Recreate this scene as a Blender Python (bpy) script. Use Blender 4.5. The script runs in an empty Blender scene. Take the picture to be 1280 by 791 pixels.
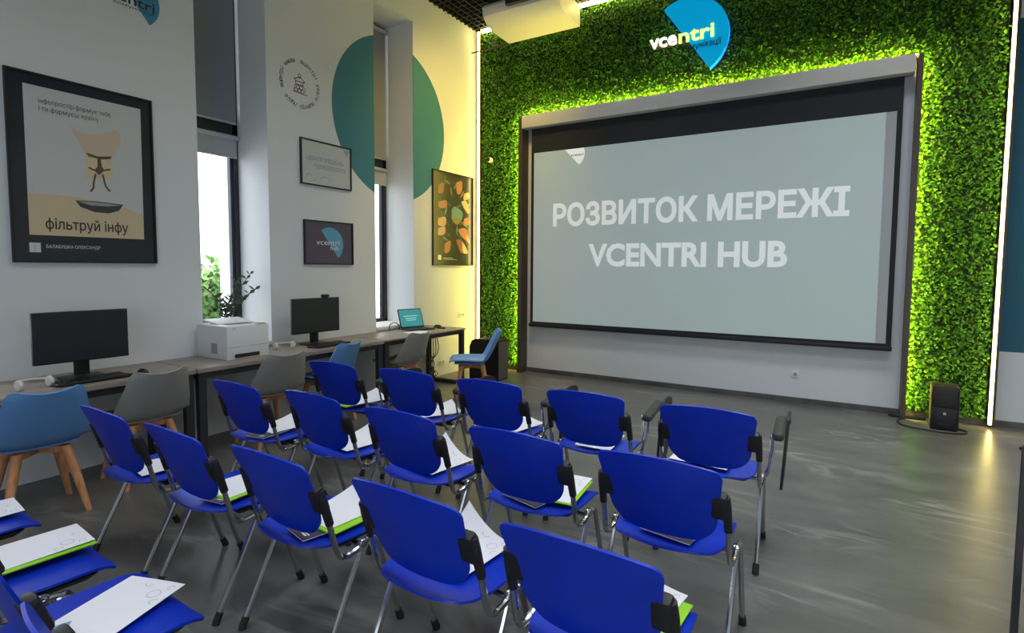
import bpy, bmesh, math, random
from mathutils import Matrix, Vector
from mathutils.geometry import interpolate_bezier, delaunay_2d_cdt
random.seed(7)
C = bpy.context.scene.collection
PI = math.pi

# ------------------------------------------------------------------ camera, world, light
sc = bpy.context.scene
cd = bpy.data.cameras.new('camera'); cam = bpy.data.objects.new('camera', cd); C.objects.link(cam)
F, CX, CY, YAW, PITCH, ROLL, CAMH = 686.307, 640.0, 379.156, .544081, .0653194, .0060116, 1.55
fw = Vector((-math.sin(YAW)*math.cos(PITCH), math.cos(YAW)*math.cos(PITCH), -math.sin(PITCH)))
rt = Vector((math.cos(YAW), math.sin(YAW), 0)); up = rt.cross(fw)
r2 = math.cos(ROLL)*rt + math.sin(ROLL)*up; u2 = -math.sin(ROLL)*rt + math.cos(ROLL)*up
M = Matrix.Identity(4)
for i in range(3):
    M[i][0], M[i][1], M[i][2] = r2[i], u2[i], -fw[i]
M.translation = (0, 0, CAMH)
cam.matrix_world = M
cd.sensor_width = 36.0; cd.lens = F/1280*36.0; cd.shift_y = (CY-395.5)/1280.0; cd.clip_start = .05
sc.camera = cam
vs = sc.view_settings
vs.view_transform = 'Standard'; vs.look = 'None'; vs.gamma = 1.0; vs.use_curve_mapping = False; vs.exposure = 0.0

w = bpy.data.worlds.new('sky'); sc.world = w; w.use_nodes = True
bg = w.node_tree.nodes['Background']; bg.inputs[0].default_value = (.88, .94, 1, 1); bg.inputs[1].default_value = 4.2

def area(name, loc, rot, sx, sy, power, col):
    l = bpy.data.lights.new(name, 'AREA'); l.shape = 'RECTANGLE'; l.size = sx; l.size_y = sy
    l.energy = power; l.color = col
    o = bpy.data.objects.new(name, l); C.objects.link(o); o.location = loc; o.rotation_euler = rot
    return o
# lamp panels set into the ceiling grid, behind and above the camera
for x, k in ((-2.4, .75), (.4, 1.2), (3.0, .85)):
    for y, p in ((-2.2, 17), (.6, 21), (3.2, 23), (5.2, 25)):
        area('ceiling_lamp', (x, y, 5.0), (0, 0, 0), 1.4, .7, p*k, (.90, .95, 1)).data.spread = 2.1
# added warm fill below the grid, spreading the strips' yellow over the corner
cl_ = area('added_warm_fill', (-3.3, 5.3, 5.03), Vector((-1.7, 1.35, -2.6)).to_track_quat('-Z', 'Y').to_euler(), .4, .4, 19, (1, .68, .15))
cl_.data.spread = 1.55
# added cool fill light behind the camera, standing in for daylight
area('added_back_fill', (1.2, -3.75, 1.9), (math.radians(90), 0, 0), 4.5, 2.6, 110, (.84, .92, 1))

sl_ = bpy.data.lights.new('sun', 'SUN'); sl_.energy = 9.0; sl_.angle = .01; sl_.color = (1, .97, .9)
so_ = bpy.data.objects.new('sun', sl_); C.objects.link(so_); so_.rotation_euler = (0, math.radians(32), math.radians(10)); so_.location = (-4, 3, 9)

# ------------------------------------------------------------------ materials
def lin(c): c /= 255.0; return c/12.92 if c <= .04045 else ((c+.055)/1.055)**2.4
def rgb(r, g, b): return (lin(r), lin(g), lin(b), 1)
def mat(name, col, rough=.6, metal=0.0, spec=.5, emit=None, estr=0.0, coat=0.0):
    m = bpy.data.materials.new(name); m.use_nodes = True
    b = m.node_tree.nodes['Principled BSDF']
    b.inputs['Base Color'].default_value = col; b.inputs['Roughness'].default_value = rough
    b.inputs['Metallic'].default_value = metal; b.inputs['Specular IOR Level'].default_value = spec
    b.inputs['Coat Weight'].default_value = coat
    if emit: b.inputs['Emission Color'].default_value = emit; b.inputs['Emission Strength'].default_value = estr
    return m
def nodes(m): return m.node_tree.nodes, m.node_tree.links, m.node_tree.nodes['Principled BSDF']
def noise_mix(m, c1, c2, scale, detail=4, lo=.35, hi=.65, stretch=None, rot=0, bump=0):
    n, l, b = nodes(m)
    tc = n.new('ShaderNodeTexCoord'); mp = n.new('ShaderNodeMapping'); l.new(tc.outputs['Object'], mp.inputs[0])
    if stretch: mp.inputs['Scale'].default_value = stretch
    mp.inputs['Rotation'].default_value = (0, 0, rot)
    t = n.new('ShaderNodeTexNoise'); t.inputs['Scale'].default_value = scale; t.inputs['Detail'].default_value = detail
    l.new(mp.outputs[0], t.inputs['Vector'])
    r = n.new('ShaderNodeValToRGB'); r.color_ramp.elements[0].position = lo; r.color_ramp.elements[1].position = hi
    r.color_ramp.elements[0].color = c1; r.color_ramp.elements[1].color = c2
    l.new(t.outputs['Fac'], r.inputs[0]); l.new(r.outputs[0], b.inputs['Base Color'])
    if bump:
        bp = n.new('ShaderNodeBump'); bp.inputs['Strength'].default_value = bump; bp.inputs['Distance'].default_value = .01
        l.new(t.outputs['Fac'], bp.inputs['Height']); l.new(bp.outputs[0], b.inputs['Normal'])
    return m
MT = {}
MT['white'] = noise_mix(mat('white_paint', rgb(217, 220, 223), .75), rgb(214, 217, 220), rgb(220, 223, 226), 3)
MT['chrome'] = mat('chrome', (.50, .51, .53, 1), .18, 1)
MT['blue'] = noise_mix(mat('blue_plastic', (0, .014, .40, 1), .38, 0, .45), (0, .024, .44, 1), (0, .032, .50, 1), 6, bump=.02)
MT['black'] = mat('black_plastic', (.010, .010, .012, 1), .5)
MT['rubber'] = mat('rubber', (.008, .008, .008, 1), .7)
MT['armpad'] = mat('grey_arm_rubber', (.035, .035, .036, 1), .65)
MT['steel'] = mat('dark_steel', rgb(48, 50, 54), .5, .2)
MT['frame_dark'] = mat('anthracite_aluminium', rgb(46, 50, 56), .45, .3)
MT['oak'] = noise_mix(mat('desk_laminate', rgb(150, 132, 116), .42), rgb(122, 111, 102), rgb(162, 150, 139), 5, 8, .3, .7, (14, 1.2, 14))
MT['beech'] = noise_mix(mat('beech_wood', rgb(200, 140, 95), .5), rgb(186, 122, 76), rgb(214, 158, 112), 6, 6, .3, .7, (9, 9, 1))
MT['shellblue'] = mat('pale_blue_plastic', rgb(98, 148, 206), .42)
MT['shellgrey'] = mat('grey_plastic', rgb(150, 150, 146), .45)
MT['paper'] = mat('paper', rgb(236, 236, 240), .8)
MT['ink'] = mat('grey_ink', rgb(140, 146, 158), .8)
MT['print_blue'] = mat('print_blue', rgb(110, 178, 200), .8)
MT['lime'] = mat('lime_card', rgb(150, 215, 30), .6)
MT['plum'] = mat('plum_cover', rgb(58, 46, 62), .5)
MT['screenblack'] = mat('screen_border', rgb(26, 30, 36), .7)
MT['bronze'] = mat('bronze_profile', rgb(84, 74, 66), .45, .4)
MT['skirt'] = noise_mix(mat('grey_tile_skirting', rgb(84, 84, 82), .45), rgb(74, 74, 72), rgb(96, 96, 94), 5)
MT['blind'] = mat('blind_fabric', rgb(140, 147, 154), .85)
MT['blind2'] = mat('light_blind_fabric', rgb(172, 176, 180), .85)
MT['alu'] = mat('aluminium', rgb(190, 192, 194), .4, .3)
MT['ac'] = mat('air_conditioner_white', rgb(228, 226, 218), .5)
MT['darkgap'] = mat('dark_void', rgb(14, 15, 18), .7)
MT['led'] = mat('warm_led', (1, .85, .4, 1), .5, emit=(1, .80, .28, 1), estr=9)
MT['led3'] = mat('warm_led_bright', (1, .85, .4, 1), .5, emit=(1, .80, .26, 1), estr=24)
MT['led2'] = mat('hidden_warm_led', (1, .85, .4, 1), .5, emit=(1, .80, .12, 1), estr=95)
MT['printer'] = mat('printer_white', rgb(214, 216, 220), .5)
MT['printer_grey'] = mat('printer_grey', rgb(150, 152, 156), .5)
MT['lcd'] = mat('switched_off_lcd', rgb(27, 32, 37), .35)
MT['glass'] = mat('window_glass', (1, 1, 1, 1), .0)
n_, l_, b_ = nodes(MT['glass']); b_.inputs['Transmission Weight'].default_value = 1; b_.inputs['IOR'].default_value = 1.02
MT['leafdark'] = mat('dark_leaf', rgb(52, 72, 54), .5)
MT['socket'] = mat('socket_plastic', rgb(225, 224, 220), .5)

# floor: grey slate look porcelain tiles
def floor_mat():
    m = mat('slate_tile', (.1, .1, .1, 1), .30, 0, .5); n, l, b = nodes(m)
    tc = n.new('ShaderNodeTexCoord')
    mp = n.new('ShaderNodeMapping'); mp.inputs['Rotation'].default_value = (0, 0, math.radians(-28)); mp.inputs['Scale'].default_value = (.55, 1.7, 1)
    l.new(tc.outputs['Object'], mp.inputs[0])
    t = n.new('ShaderNodeTexNoise'); t.inputs['Scale'].default_value = 1.6; t.inputs['Detail'].default_value = 9; t.inputs['Roughness'].default_value = .62
    t.inputs['Distortion'].default_value = .9
    l.new(mp.outputs[0], t.inputs['Vector'])
    r = n.new('ShaderNodeValToRGB'); r.color_ramp.elements[0].position = .32; r.color_ramp.elements[1].position = .72
    r.color_ramp.elements[0].color = (.080, .078, .074, 1); r.color_ramp.elements[1].color = (.165, .161, .153, 1)
    l.new(t.outputs['Fac'], r.inputs[0])
    v = n.new('ShaderNodeTexNoise'); v.inputs['Scale'].default_value = 1.1; v.inputs['Detail'].default_value = 6; v.inputs['Distortion'].default_value = 2.2
    l.new(mp.outputs[0], v.inputs['Vector'])
    s = n.new('ShaderNodeMath'); s.operation = 'SUBTRACT'; s.inputs[1].default_value = .5; l.new(v.outputs['Fac'], s.inputs[0])
    a = n.new('ShaderNodeMath'); a.operation = 'ABSOLUTE'; l.new(s.outputs[0], a.inputs[0])
    vr = n.new('ShaderNodeMapRange'); vr.inputs['From Min'].default_value = .0; vr.inputs['From Max'].default_value = .045
    vr.inputs['To Min'].default_value = 1; vr.inputs['To Max'].default_value = 0; l.new(a.outputs[0], vr.inputs['Value'])
    k = n.new('ShaderNodeTexNoise'); k.inputs['Scale'].default_value = 1.3; l.new(tc.outputs['Object'], k.inputs['Vector'])
    kr = n.new('ShaderNodeMapRange'); kr.inputs['From Min'].default_value = .48; kr.inputs['From Max'].default_value = .66; kr.inputs['To Max'].default_value = .5
    l.new(k.outputs['Fac'], kr.inputs['Value'])
    mu = n.new('ShaderNodeMath'); mu.operation = 'MULTIPLY'; l.new(vr.outputs[0], mu.inputs[0]); l.new(kr.outputs[0], mu.inputs[1])
    mx = n.new('ShaderNodeMix'); mx.data_type = 'RGBA'; l.new(mu.outputs[0], mx.inputs['Factor']); l.new(r.outputs[0], mx.inputs['A'])
    mx.inputs['B'].default_value = (.38, .375, .36, 1)
    br = n.new('ShaderNodeTexBrick'); br.offset = .5; br.inputs['Scale'].default_value = 1; br.inputs['Brick Width'].default_value = 1.2
    br.inputs['Row Height'].default_value = 1.2; br.inputs['Mortar Size'].default_value = .0022; br.inputs['Mortar Smooth'].default_value = .2
    br.inputs['Color1'].default_value = br.inputs['Color2'].default_value = (0, 0, 0, 1); br.inputs['Mortar'].default_value = (1, 1, 1, 1)
    l.new(tc.outputs['Object'], br.inputs['Vector'])
    m2 = n.new('ShaderNodeMix'); m2.data_type = 'RGBA'
    g = n.new('ShaderNodeMath'); g.operation = 'MULTIPLY'; g.inputs[1].default_value = .6; l.new(br.outputs['Color'], g.inputs[0])
    l.new(g.outputs[0], m2.inputs['Factor']); l.new(mx.outputs['Result'], m2.inputs['A']); m2.inputs['B'].default_value = (.10, .10, .10, 1)
    l.new(m2.outputs['Result'], b.inputs['Base Color'])
    rr = n.new('ShaderNodeMapRange'); rr.inputs['To Min'].default_value = .24; rr.inputs['To Max'].default_value = .42; l.new(t.outputs['Fac'], rr.inputs['Value'])
    l.new(rr.outputs[0], b.inputs['Roughness'])
    return m
MT['floor'] = floor_mat()

def painted(name, build):
    """white paint with a painted patch: build(n, l, sep) returns the 0..1 mask socket and its colour"""
    m = mat(name, rgb(217, 220, 223), .75); n, l, b = nodes(m)
    geo = n.new('ShaderNodeNewGeometry'); sep = n.new('ShaderNodeSeparateXYZ'); l.new(geo.outputs['Position'], sep.inputs[0])
    mask, col = build(n, l, sep)
    mx = n.new('ShaderNodeMix'); mx.data_type = 'RGBA'; l.new(mask, mx.inputs['Factor'])
    mx.inputs['A'].default_value = rgb(217, 220, 223); mx.inputs['B'].default_value = col
    l.new(mx.outputs['Result'], b.inputs['Base Color'])
    return m
def op(n, l, o, a, b=None):
    x = n.new('ShaderNodeMath'); x.operation = o
    for i, v in enumerate((a, b)):
        if v is None: continue
        if isinstance(v, (int, float)): x.inputs[i].default_value = v
        else: l.new(v, x.inputs[i])
    return x.outputs[0]
def disc_mask(n, l, sep):
    dy = op(n, l, 'SUBTRACT', sep.outputs[1], 5.246); dz = op(n, l, 'SUBTRACT', sep.outputs[2], 3.37)
    d = op(n, l, 'ADD', op(n, l, 'MULTIPLY', dy, dy), op(n, l, 'MULTIPLY', dz, dz))
    return op(n, l, 'MULTIPLY', op(n, l, 'LESS_THAN', d, .985), op(n, l, 'GREATER_THAN', sep.outputs[0], -4.915)), rgb(60, 124, 140)
MT['wall_left'] = painted('white_paint_with_teal_disc', disc_mask)
def teal_mask(n, l, sep):
    a = op(n, l, 'MULTIPLY', op(n, l, 'GREATER_THAN', sep.outputs[0], 1.30), op(n, l, 'GREATER_THAN', sep.outputs[2], .75))
    return op(n, l, 'MULTIPLY', a, op(n, l, 'LESS_THAN', sep.outputs[2], 3.95)), rgb(40, 96, 118)
MT['wall_front'] = painted('white_paint_with_teal_field', teal_mask)

# foliage: every leaf its own green
def leaf_mat(name, c1, c2, c3, trans=.25):
    m = mat(name, c2, .55, 0, .35); n, l, b = nodes(m)
    g = n.new('ShaderNodeNewGeometry'); r = n.new('ShaderNodeValToRGB')
    r.color_ramp.elements[0].color = c1; r.color_ramp.elements[1].color = c3
    e = r.color_ramp.elements.new(.5); e.color = c2
    l.new(g.outputs['Random Per Island'], r.inputs[0]); l.new(r.outputs[0], b.inputs['Base Color'])
    return m
MT['moss'] = leaf_mat('preserved_moss_leaf', (.016, .085, .004, 1), (.048, .195, .004, 1), (.125, .36, .008, 1))
MT['mossback'] = mat('moss_backing', (.010, .035, .005, 1), .9)
MT['hedge'] = leaf_mat('hedge_leaf', (.05, .14, .03, 1), (.13, .28, .07, 1), (.30, .42, .16, 1))

# ------------------------------------------------------------------ mesh builder
class MB:
    def __init__(s): s.v = []; s.f = []; s.m = []
    def add(s, vs, fs, mi=0):
        o = len(s.v); s.v += [tuple(v) for v in vs]; s.f += [tuple(i+o for i in f) for f in fs]; s.m += [mi]*len(fs); return s
    def box(s, x0, x1, y0, y1, z0, z1, mi=0):
        return s.add([(x0,y0,z0),(x1,y0,z0),(x1,y1,z0),(x0,y1,z0),(x0,y0,z1),(x1,y0,z1),(x1,y1,z1),(x0,y1,z1)],
                     [(3,2,1,0),(4,5,6,7),(0,1,5,4),(1,2,6,5),(2,3,7,6),(3,0,4,7)], mi)
    def rbox(s, c, size, r=.01, mx=None, mi=0, seg=2, taper=None):
        bm = bmesh.new(); bmesh.ops.create_cube(bm, size=1)
        for v in bm.verts:
            v.co = Vector((v.co.x*size[0], v.co.y*size[1], v.co.z*size[2]))
            if taper and v.co.z < 0: v.co.x *= taper; v.co.y *= taper
        if r > 0: bmesh.ops.bevel(bm, geom=bm.edges[:], offset=r, segments=seg, affect='EDGES', profile=.5)
        mm = Matrix.Translation(c) @ (mx.to_4x4() if mx else Matrix.Identity(4))
        bm.verts.index_update()
        s.add([mm @ v.co for v in bm.verts], [[v.index for v in f.verts] for f in bm.faces], mi); bm.free(); return s
    def tube(s, path, r, n=8, mi=0, cap=True, flat=1.0):
        P = [Vector(p) for p in path]; R = r if isinstance(r, (list, tuple)) else [r]*len(P)
        t0 = (P[1]-P[0]).normalized(); ref = Vector((0, 0, 1)) if abs(t0.z) < .9 else Vector((1, 0, 0))
        a = t0.cross(ref).normalized(); o = len(s.v); vs = []; fs = []
        for i, p in enumerate(P):
            t = (P[min(i+1, len(P)-1)]-P[max(i-1, 0)]).normalized()
            a = (a - t*a.dot(t)).normalized(); b = t.cross(a)
            for k in range(n):
                g = 2*PI*k/n; vs.append(p + (a*math.cos(g)*flat + b*math.sin(g))*R[i])
        for i in range(len(P)-1):
            for k in range(n): fs.append((i*n+k, i*n+(k+1) % n, (i+1)*n+(k+1) % n, (i+1)*n+k))
        if cap: fs += [tuple(range(n-1, -1, -1)), tuple((len(P)-1)*n+k for k in range(n))]
        return s.add(vs, fs, mi)
    def lathe(s, prof, c=(0,0,0), n=20, mi=0, mx=None):
        vs = []; fs = []
        for r, z in prof:
            for k in range(n):
                v = Vector((r*math.cos(2*PI*k/n), r*math.sin(2*PI*k/n), z)); vs.append((mx @ v if mx else v) + Vector(c))
        for i in range(len(prof)-1):
            for k in range(n): fs.append((i*n+k, i*n+(k+1) % n, (i+1)*n+(k+1) % n, (i+1)*n+k))
        fs += [tuple(range(n-1, -1, -1)), tuple((len(prof)-1)*n+k for k in range(n))]
        return s.add(vs, fs, mi)
    def shell(s, G, th, mi=0, mi2=None):
        """closed sheet from a grid of points G[i][j], thickened against its normal"""
        m, n = len(G), len(G[0]); G = [[Vector(p) for p in r] for r in G]
        B = []
        for i in range(m):
            r = []
            for j in range(n):
                du = G[min(i+1, m-1)][j]-G[max(i-1, 0)][j]; dv = G[i][min(j+1, n-1)]-G[i][max(j-1, 0)]
                nn = du.cross(dv); nn = nn.normalized() if nn.length > 1e-9 else Vector((0, 0, 1)); r.append(G[i][j]-nn*th)
            B.append(r)
        vs = [p for r in G for p in r]+[p for r in B for p in r]; N = m*n; f1 = []; f2 = []
        q = lambda i, j: i*n+j
        for i in range(m-1):
            for j in range(n-1):
                f1.append((q(i,j), q(i+1,j), q(i+1,j+1), q(i,j+1))); f2.append((N+q(i,j), N+q(i,j+1), N+q(i+1,j+1), N+q(i+1,j)))
        for i in range(m-1):
            f2.append((q(i,0), N+q(i,0), N+q(i+1,0), q(i+1,0))); f2.append((q(i,n-1), q(i+1,n-1), N+q(i+1,n-1), N+q(i,n-1)))
        for j in range(n-1):
            f2.append((q(0,j), q(0,j+1), N+q(0,j+1), N+q(0,j))); f2.append((q(m-1,j), N+q(m-1,j), N+q(m-1,j+1), q(m-1,j+1)))
        o = len(s.v); s.v += [tuple(v) for v in vs]
        for fl, k in ((f1, mi), (f2, mi if mi2 is None else mi2)):
            s.f += [tuple(i+o for i in f) for f in fl]; s.m += [k]*len(fl)
        return s
    def poly(s, pts, z=0.0, mi=0, h=0.0):
        """flat outline in the local x-y plane at height z, optionally h thick"""
        n = len(pts)
        if h <= 0: return s.add([(p[0], p[1], z) for p in pts], [tuple(range(n))], mi)
        vs = [(p[0], p[1], z) for p in pts]+[(p[0], p[1], z+h) for p in pts]
        return s.add(vs, [tuple(range(n-1, -1, -1)), tuple(range(n, 2*n))]+[(k, (k+1) % n, n+(k+1) % n, n+k) for k in range(n)], mi)
    def line(s, pts, wd, z=0.0, mi=0, closed=False):
        n = len(pts); L = []; Rr = []
        for i in range(n):
            a = Vector(pts[(i-1) % n] if closed or i else pts[0]); b = Vector(pts[(i+1) % n] if closed or i < n-1 else pts[-1])
            t = (b-a).normalized(); nn = Vector((-t.y, t.x))*wd/2; p = Vector(pts[i]); L.append((p.x+nn.x, p.y+nn.y, z)); Rr.append((p.x-nn.x, p.y-nn.y, z))
        fs = [(i, n+i, n+(i+1) % n, (i+1) % n) for i in range(n if closed else n-1)]
        return s.add(L+Rr, fs, mi)
    def ring(s, cx, cy, r, wd, z=0.0, mi=0, a0=0, a1=360, n=24):
        full = a1-a0 >= 360; k = n if full else n+1
        return s.line([(cx+r*math.cos(math.radians(a0+(a1-a0)*i/n)), cy+r*math.sin(math.radians(a0+(a1-a0)*i/n))) for i in range(k)], wd, z, mi, full)
    def text(s, body, size, mx=Matrix.Identity(4), bold=0.0, h=0.0, align='LEFT', mi=0, width=None):
        """lettering as filled outlines (each outline filled on its own, so overlapping strokes stay solid)"""
        cu = bpy.data.curves.new('t', 'FONT'); cu.body = body; cu.size = size; cu.align_x = align
        ob = bpy.data.objects.new('t', cu); C.objects.link(ob)
        cc = ob.to_curve(bpy.context.evaluated_depsgraph_get(), apply_modifiers=False)
        L = []
        for sp in cc.splines:
            P = []
            if sp.type == 'BEZIER':
                bp = sp.bezier_points; n = len(bp)
                for i in range(n):
                    a, b = bp[i], bp[(i+1) % n]
                    q = interpolate_bezier(a.co, a.handle_right, b.handle_left, b.co, 4)[:-1]
                    if ((a.handle_right-a.co).cross(b.co-a.co)).length < 1e-9 and ((b.handle_left-b.co).cross(b.co-a.co)).length < 1e-9: q = q[:1]
                    P += [(p.x, p.y) for p in q]
            else: P = [(p.co.x, p.co.y) for p in sp.points]
            Q = []
            for p in P:
                if not Q or (p[0]-Q[-1][0])**2+(p[1]-Q[-1][1])**2 > 1e-12*1: Q.append(p)
            if len(Q) > 2 and (Q[0][0]-Q[-1][0])**2+(Q[0][1]-Q[-1][1])**2 < 1e-12: Q.pop()
            if len(Q) > 2: L.append(Q)
        ob.to_curve_clear(); bpy.data.objects.remove(ob); bpy.data.curves.remove(cu)
        ar = lambda P: .5*sum(P[i][0]*P[(i+1) % len(P)][1]-P[(i+1) % len(P)][0]*P[i][1] for i in range(len(P)))
        A = [ar(P) for P in L]
        if not L: return s
        sg = 1 if max(A, key=abs) > 0 else -1
        if bold:
            for k, P in enumerate(L):
                n = len(P); N = []
                for i in range(n):
                    a, b, c = Vector(P[i-1]), Vector(P[i]), Vector(P[(i+1) % n])
                    d1 = (b-a).normalized(); d2 = (c-b).normalized(); n1 = Vector((d1.y, -d1.x)); n2 = Vector((d2.y, -d2.x))
                    m = n1+n2; m = m/max(m.length_squared/2, .5) if m.length > 1e-6 else n1
                    N.append(tuple(b+m*bold*size*sg))
                L[k] = N
        xs = [p[0] for P in L for p in P]; x0 = min(xs); sx = width/(max(xs)-x0) if width else 1.0
        if not width or align != 'LEFT': x0 = 0
        V = []; E = []
        for P in L:
            b0 = len(V); V += [Vector((x, y)) for x, y in P]; E += [(b0+i, b0+(i+1) % len(P)) for i in range(len(P))]
        ov, oe, of = delaunay_2d_cdt(V, E, [], 0, 1e-7)[:3]
        seg = [(V[a].x, V[a].y, V[b].x, V[b].y) for a, b in E]; FF = []
        for f in of:
            cx = sum(ov[i].x for i in f)/len(f); cy = sum(ov[i].y for i in f)/len(f); wn = 0
            for ax, ay, bx, by in seg:
                if (ay > cy) != (by > cy) and cx < (bx-ax)*(cy-ay)/(by-ay)+ax: wn += 1 if by > ay else -1
            if wn:
                a, b, c = (ov[i] for i in f[:3])
                FF.append(tuple(f) if (b-a).cross(c-a) > 0 else tuple(reversed(f)))
        s.add([mx @ Vector(((p.x-x0)*sx, p.y, h)) for p in ov], FF, mi)
        if h > .002:
            W = [mx @ Vector(((p.x-x0)*sx, p.y, z)) for z in (h, 0) for p in V]; n0 = len(V)
            s.add(W, [(a, n0+a, n0+b, b) if sg > 0 else (b, n0+b, n0+a, a) for a, b in E], mi)
        return s
    def build(s, name, mats, parent=None, smooth=40, kind=None):
        me = bpy.data.meshes.new(name); me.from_pydata(s.v, [], s.f)
        for m in (mats if isinstance(mats, (list, tuple)) else [mats]): me.materials.append(m)
        me.polygons.foreach_set('material_index', s.m)
        if smooth:
            me.polygons.foreach_set('use_smooth', [True]*len(s.f)); me.set_sharp_from_angle(angle=math.radians(smooth))
        me.update(); o = bpy.data.objects.new(name, me); C.objects.link(o)
        if parent: o.parent = parent
        if kind: o['kind'] = kind
        return o
def crv(pts, n=6):
    P = [Vector(p) for p in pts]; out = []
    for i in range(len(P)-1):
        a, b, c, d = P[max(i-1, 0)], P[i], P[i+1], P[min(i+2, len(P)-1)]
        for k in range(n):
            t = k/n; out.append(.5*((2*b)+(c-a)*t+(2*a-5*b+4*c-d)*t*t+(3*b-a-3*c+d)*t**3))
    return out+[P[-1]]
def interp(xs, ys, x):
    if x <= xs[0]: return ys[0]
    for i in range(len(xs)-1):
        if x <= xs[i+1]: return ys[i]+(ys[i+1]-ys[i])*(x-xs[i])/(xs[i+1]-xs[i])
    return ys[-1]
def thing(name, label, cat, loc=(0,0,0), rz=0.0, group=None, mx=None):
    o = bpy.data.objects.new(name, None); C.objects.link(o); o.empty_display_size = .05
    if mx: o.matrix_world = mx
    else: o.location = loc; o.rotation_euler = (0, 0, rz)
    tag(o, label, cat, group); return o
def tag(o, label, cat, group=None):
    o['label'] = label; o['category'] = cat
    if group: o['group'] = group
    return o
def dup(o, parent=None):
    kids = list(o.children); c = o.copy(); C.objects.link(c)
    if parent: c.parent = parent
    for k in kids: dup(k, c)
    return c
def struct(o): o['kind'] = 'structure'; return o
def wallL(y, z, x=-4.91):    # local x to the right along the left wall, y up, z out of the wall
    return Matrix(((0,0,1,x),(1,0,0,y),(0,1,0,z),(0,0,0,1)))
def wallF(x, z, y):          # the same on the front wall
    return Matrix(((1,0,0,x),(0,0,-1,y),(0,1,0,z),(0,0,0,1)))
T = lambda x, y, z=0.0: Matrix.Translation((x, y, z))

# ------------------------------------------------------------------ the room
XL, YF, ZC = -4.91, 7.12, 5.12
XR, YB = 4.6, -4.0
struct(MB().box(-6.2, XR+.2, YB-.2, YF+.2, -.2, 0).build('floor', MT['floor'], smooth=0))
struct(MB().box(XL-.62, XR+.2, YB-.2, YF+.2, 5.45, 5.6).build('ceiling', MT['darkgap'], smooth=0))
g = MB()
for i in range(96): g.box(XL+.1*i+.03, XL+.1*i+.042, YB, YF, ZC-.03, ZC+.03)
for i in range(112): g.box(XL, XR, YB+.1*i+.02, YB+.1*i+.032, ZC-.03, ZC+.03)
o = g.build('trim_3', MT['screenblack'], smooth=0); struct(o)
# left wall with its tall window openings
WINS = [(-3.63, -2.94), (-1.50, -.81), (.63, 1.32), (2.76, 3.45), (4.89, 5.59)]
XO = XL-.62; SZ, TZ = .80, 4.72
m = MB(); y = YB-.2
for a, b in WINS:
    m.box(XO, XL, y, a, 0, 5.45); m.box(XO, XL, a, b, 0, SZ); m.box(XO, XL, a, b, TZ, 5.45); y = b
m.box(XO, XL, y, YF+.2, 0, 5.45)
struct(m.build('wall_left', MT['wall_left'], smooth=0))
struct(MB().box(XL, XR+.2, YF, YF+.2, 0, 5.45).build('wall_front', MT['wall_front'], smooth=0))
struct(MB().box(XR, XR+.2, YB-.2, YF, 0, 5.45).build('wall_right', MT['white'], smooth=0))
struct(MB().box(XL, XR, YB-.2, YB, 0, 5.45).build('wall_back', MT['white'], smooth=0))
m = MB().box(-4.86, XR, YF-.022, YF, 0, .062); struct(m.build('baseboard_front', MT['skirt'], smooth=0))
# windows
for k, (a, b) in enumerate(WINS):
    xw = XO+.06
    f = MB()
    for (y0, y1, z0, z1) in ((a, a+.05, SZ, TZ), (b-.055, b, SZ, TZ), (a, b, SZ, SZ+.05), (a, b, TZ-.05, TZ), (a, b, 2.80, 3.06)):
        f.box(xw, xw+.07, y0, y1, z0, z1)
    f.box(xw+.01, xw+.06, b-.085, b-.055, SZ, 2.86)
    fo = struct(f.build('window_%d' % (k+1), MT['frame_dark'], smooth=0))
    MB().box(xw+.03, xw+.036, a+.04, b-.04, SZ+.04, TZ-.04).build('pane', MT['glass'], fo, 0)
    MB().box(XO+.13, XL+.02, a+.002, b-.002, SZ-.03, SZ+.004).build('sill', MT['white'], fo, 0)
    if k < 3: continue
    who = ('window behind the printer', 'window crossing the teal disc')[k-3]
    xb = xw+.10
    t = thing('roller_blind', 'long dark grey roller blind, upper %s' % who, 'blind', (xb, (a+b)/2, 2.98), group='upper roller blinds')
    hw = (b-a)/2-.012
    MB().box(-.002, .002, -hw, hw-.02, .015, 1.66).build('blind_fabric', MT['blind'], t, 0)
    MB().rbox((0, -.01, .010), (.016, 2*hw-.02, .022), .004).build('bottom_bar', MT['alu'], t)
    MB().tube([(0, -hw, 1.68), (0, hw, 1.68)], .03, 12).build('roller', MT['alu'], t)
    t = thing('roller_blind', 'short light grey roller blind, lower %s' % who, 'blind', (xb, (a+b)/2, 2.64), group='lower roller blinds')
    MB().box(-.002, .002, -hw, hw-.02, .015, .20).build('blind_fabric', MT['blind2'], t, 0)
    MB().rbox((0, -.01, .008), (.014, 2*hw-.02, .018), .004).build('bottom_bar', MT['alu'], t)
    MB().rbox((0, 0, .205), (.05, 2*hw, .045), .012).build('cassette', MT['alu'], t)

# made-up window in the unseen back wall, added to go with the fill light
f = MB()
for x_ in (-1.05, .45, 1.95, 3.40): f.box(x_, x_+.06, YB+.002, YB+.06, .55, 3.25)
for z_ in (.55, 3.19): f.box(-1.05, 3.46, YB+.002, YB+.06, z_, z_+.06)
fo = struct(f.build('window_6', MT['frame_dark'], smooth=0))
MB().box(-1.0, 3.41, YB+.02, YB+.026, .6, 3.2).build('pane', MT['glass'], fo, 0)

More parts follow.
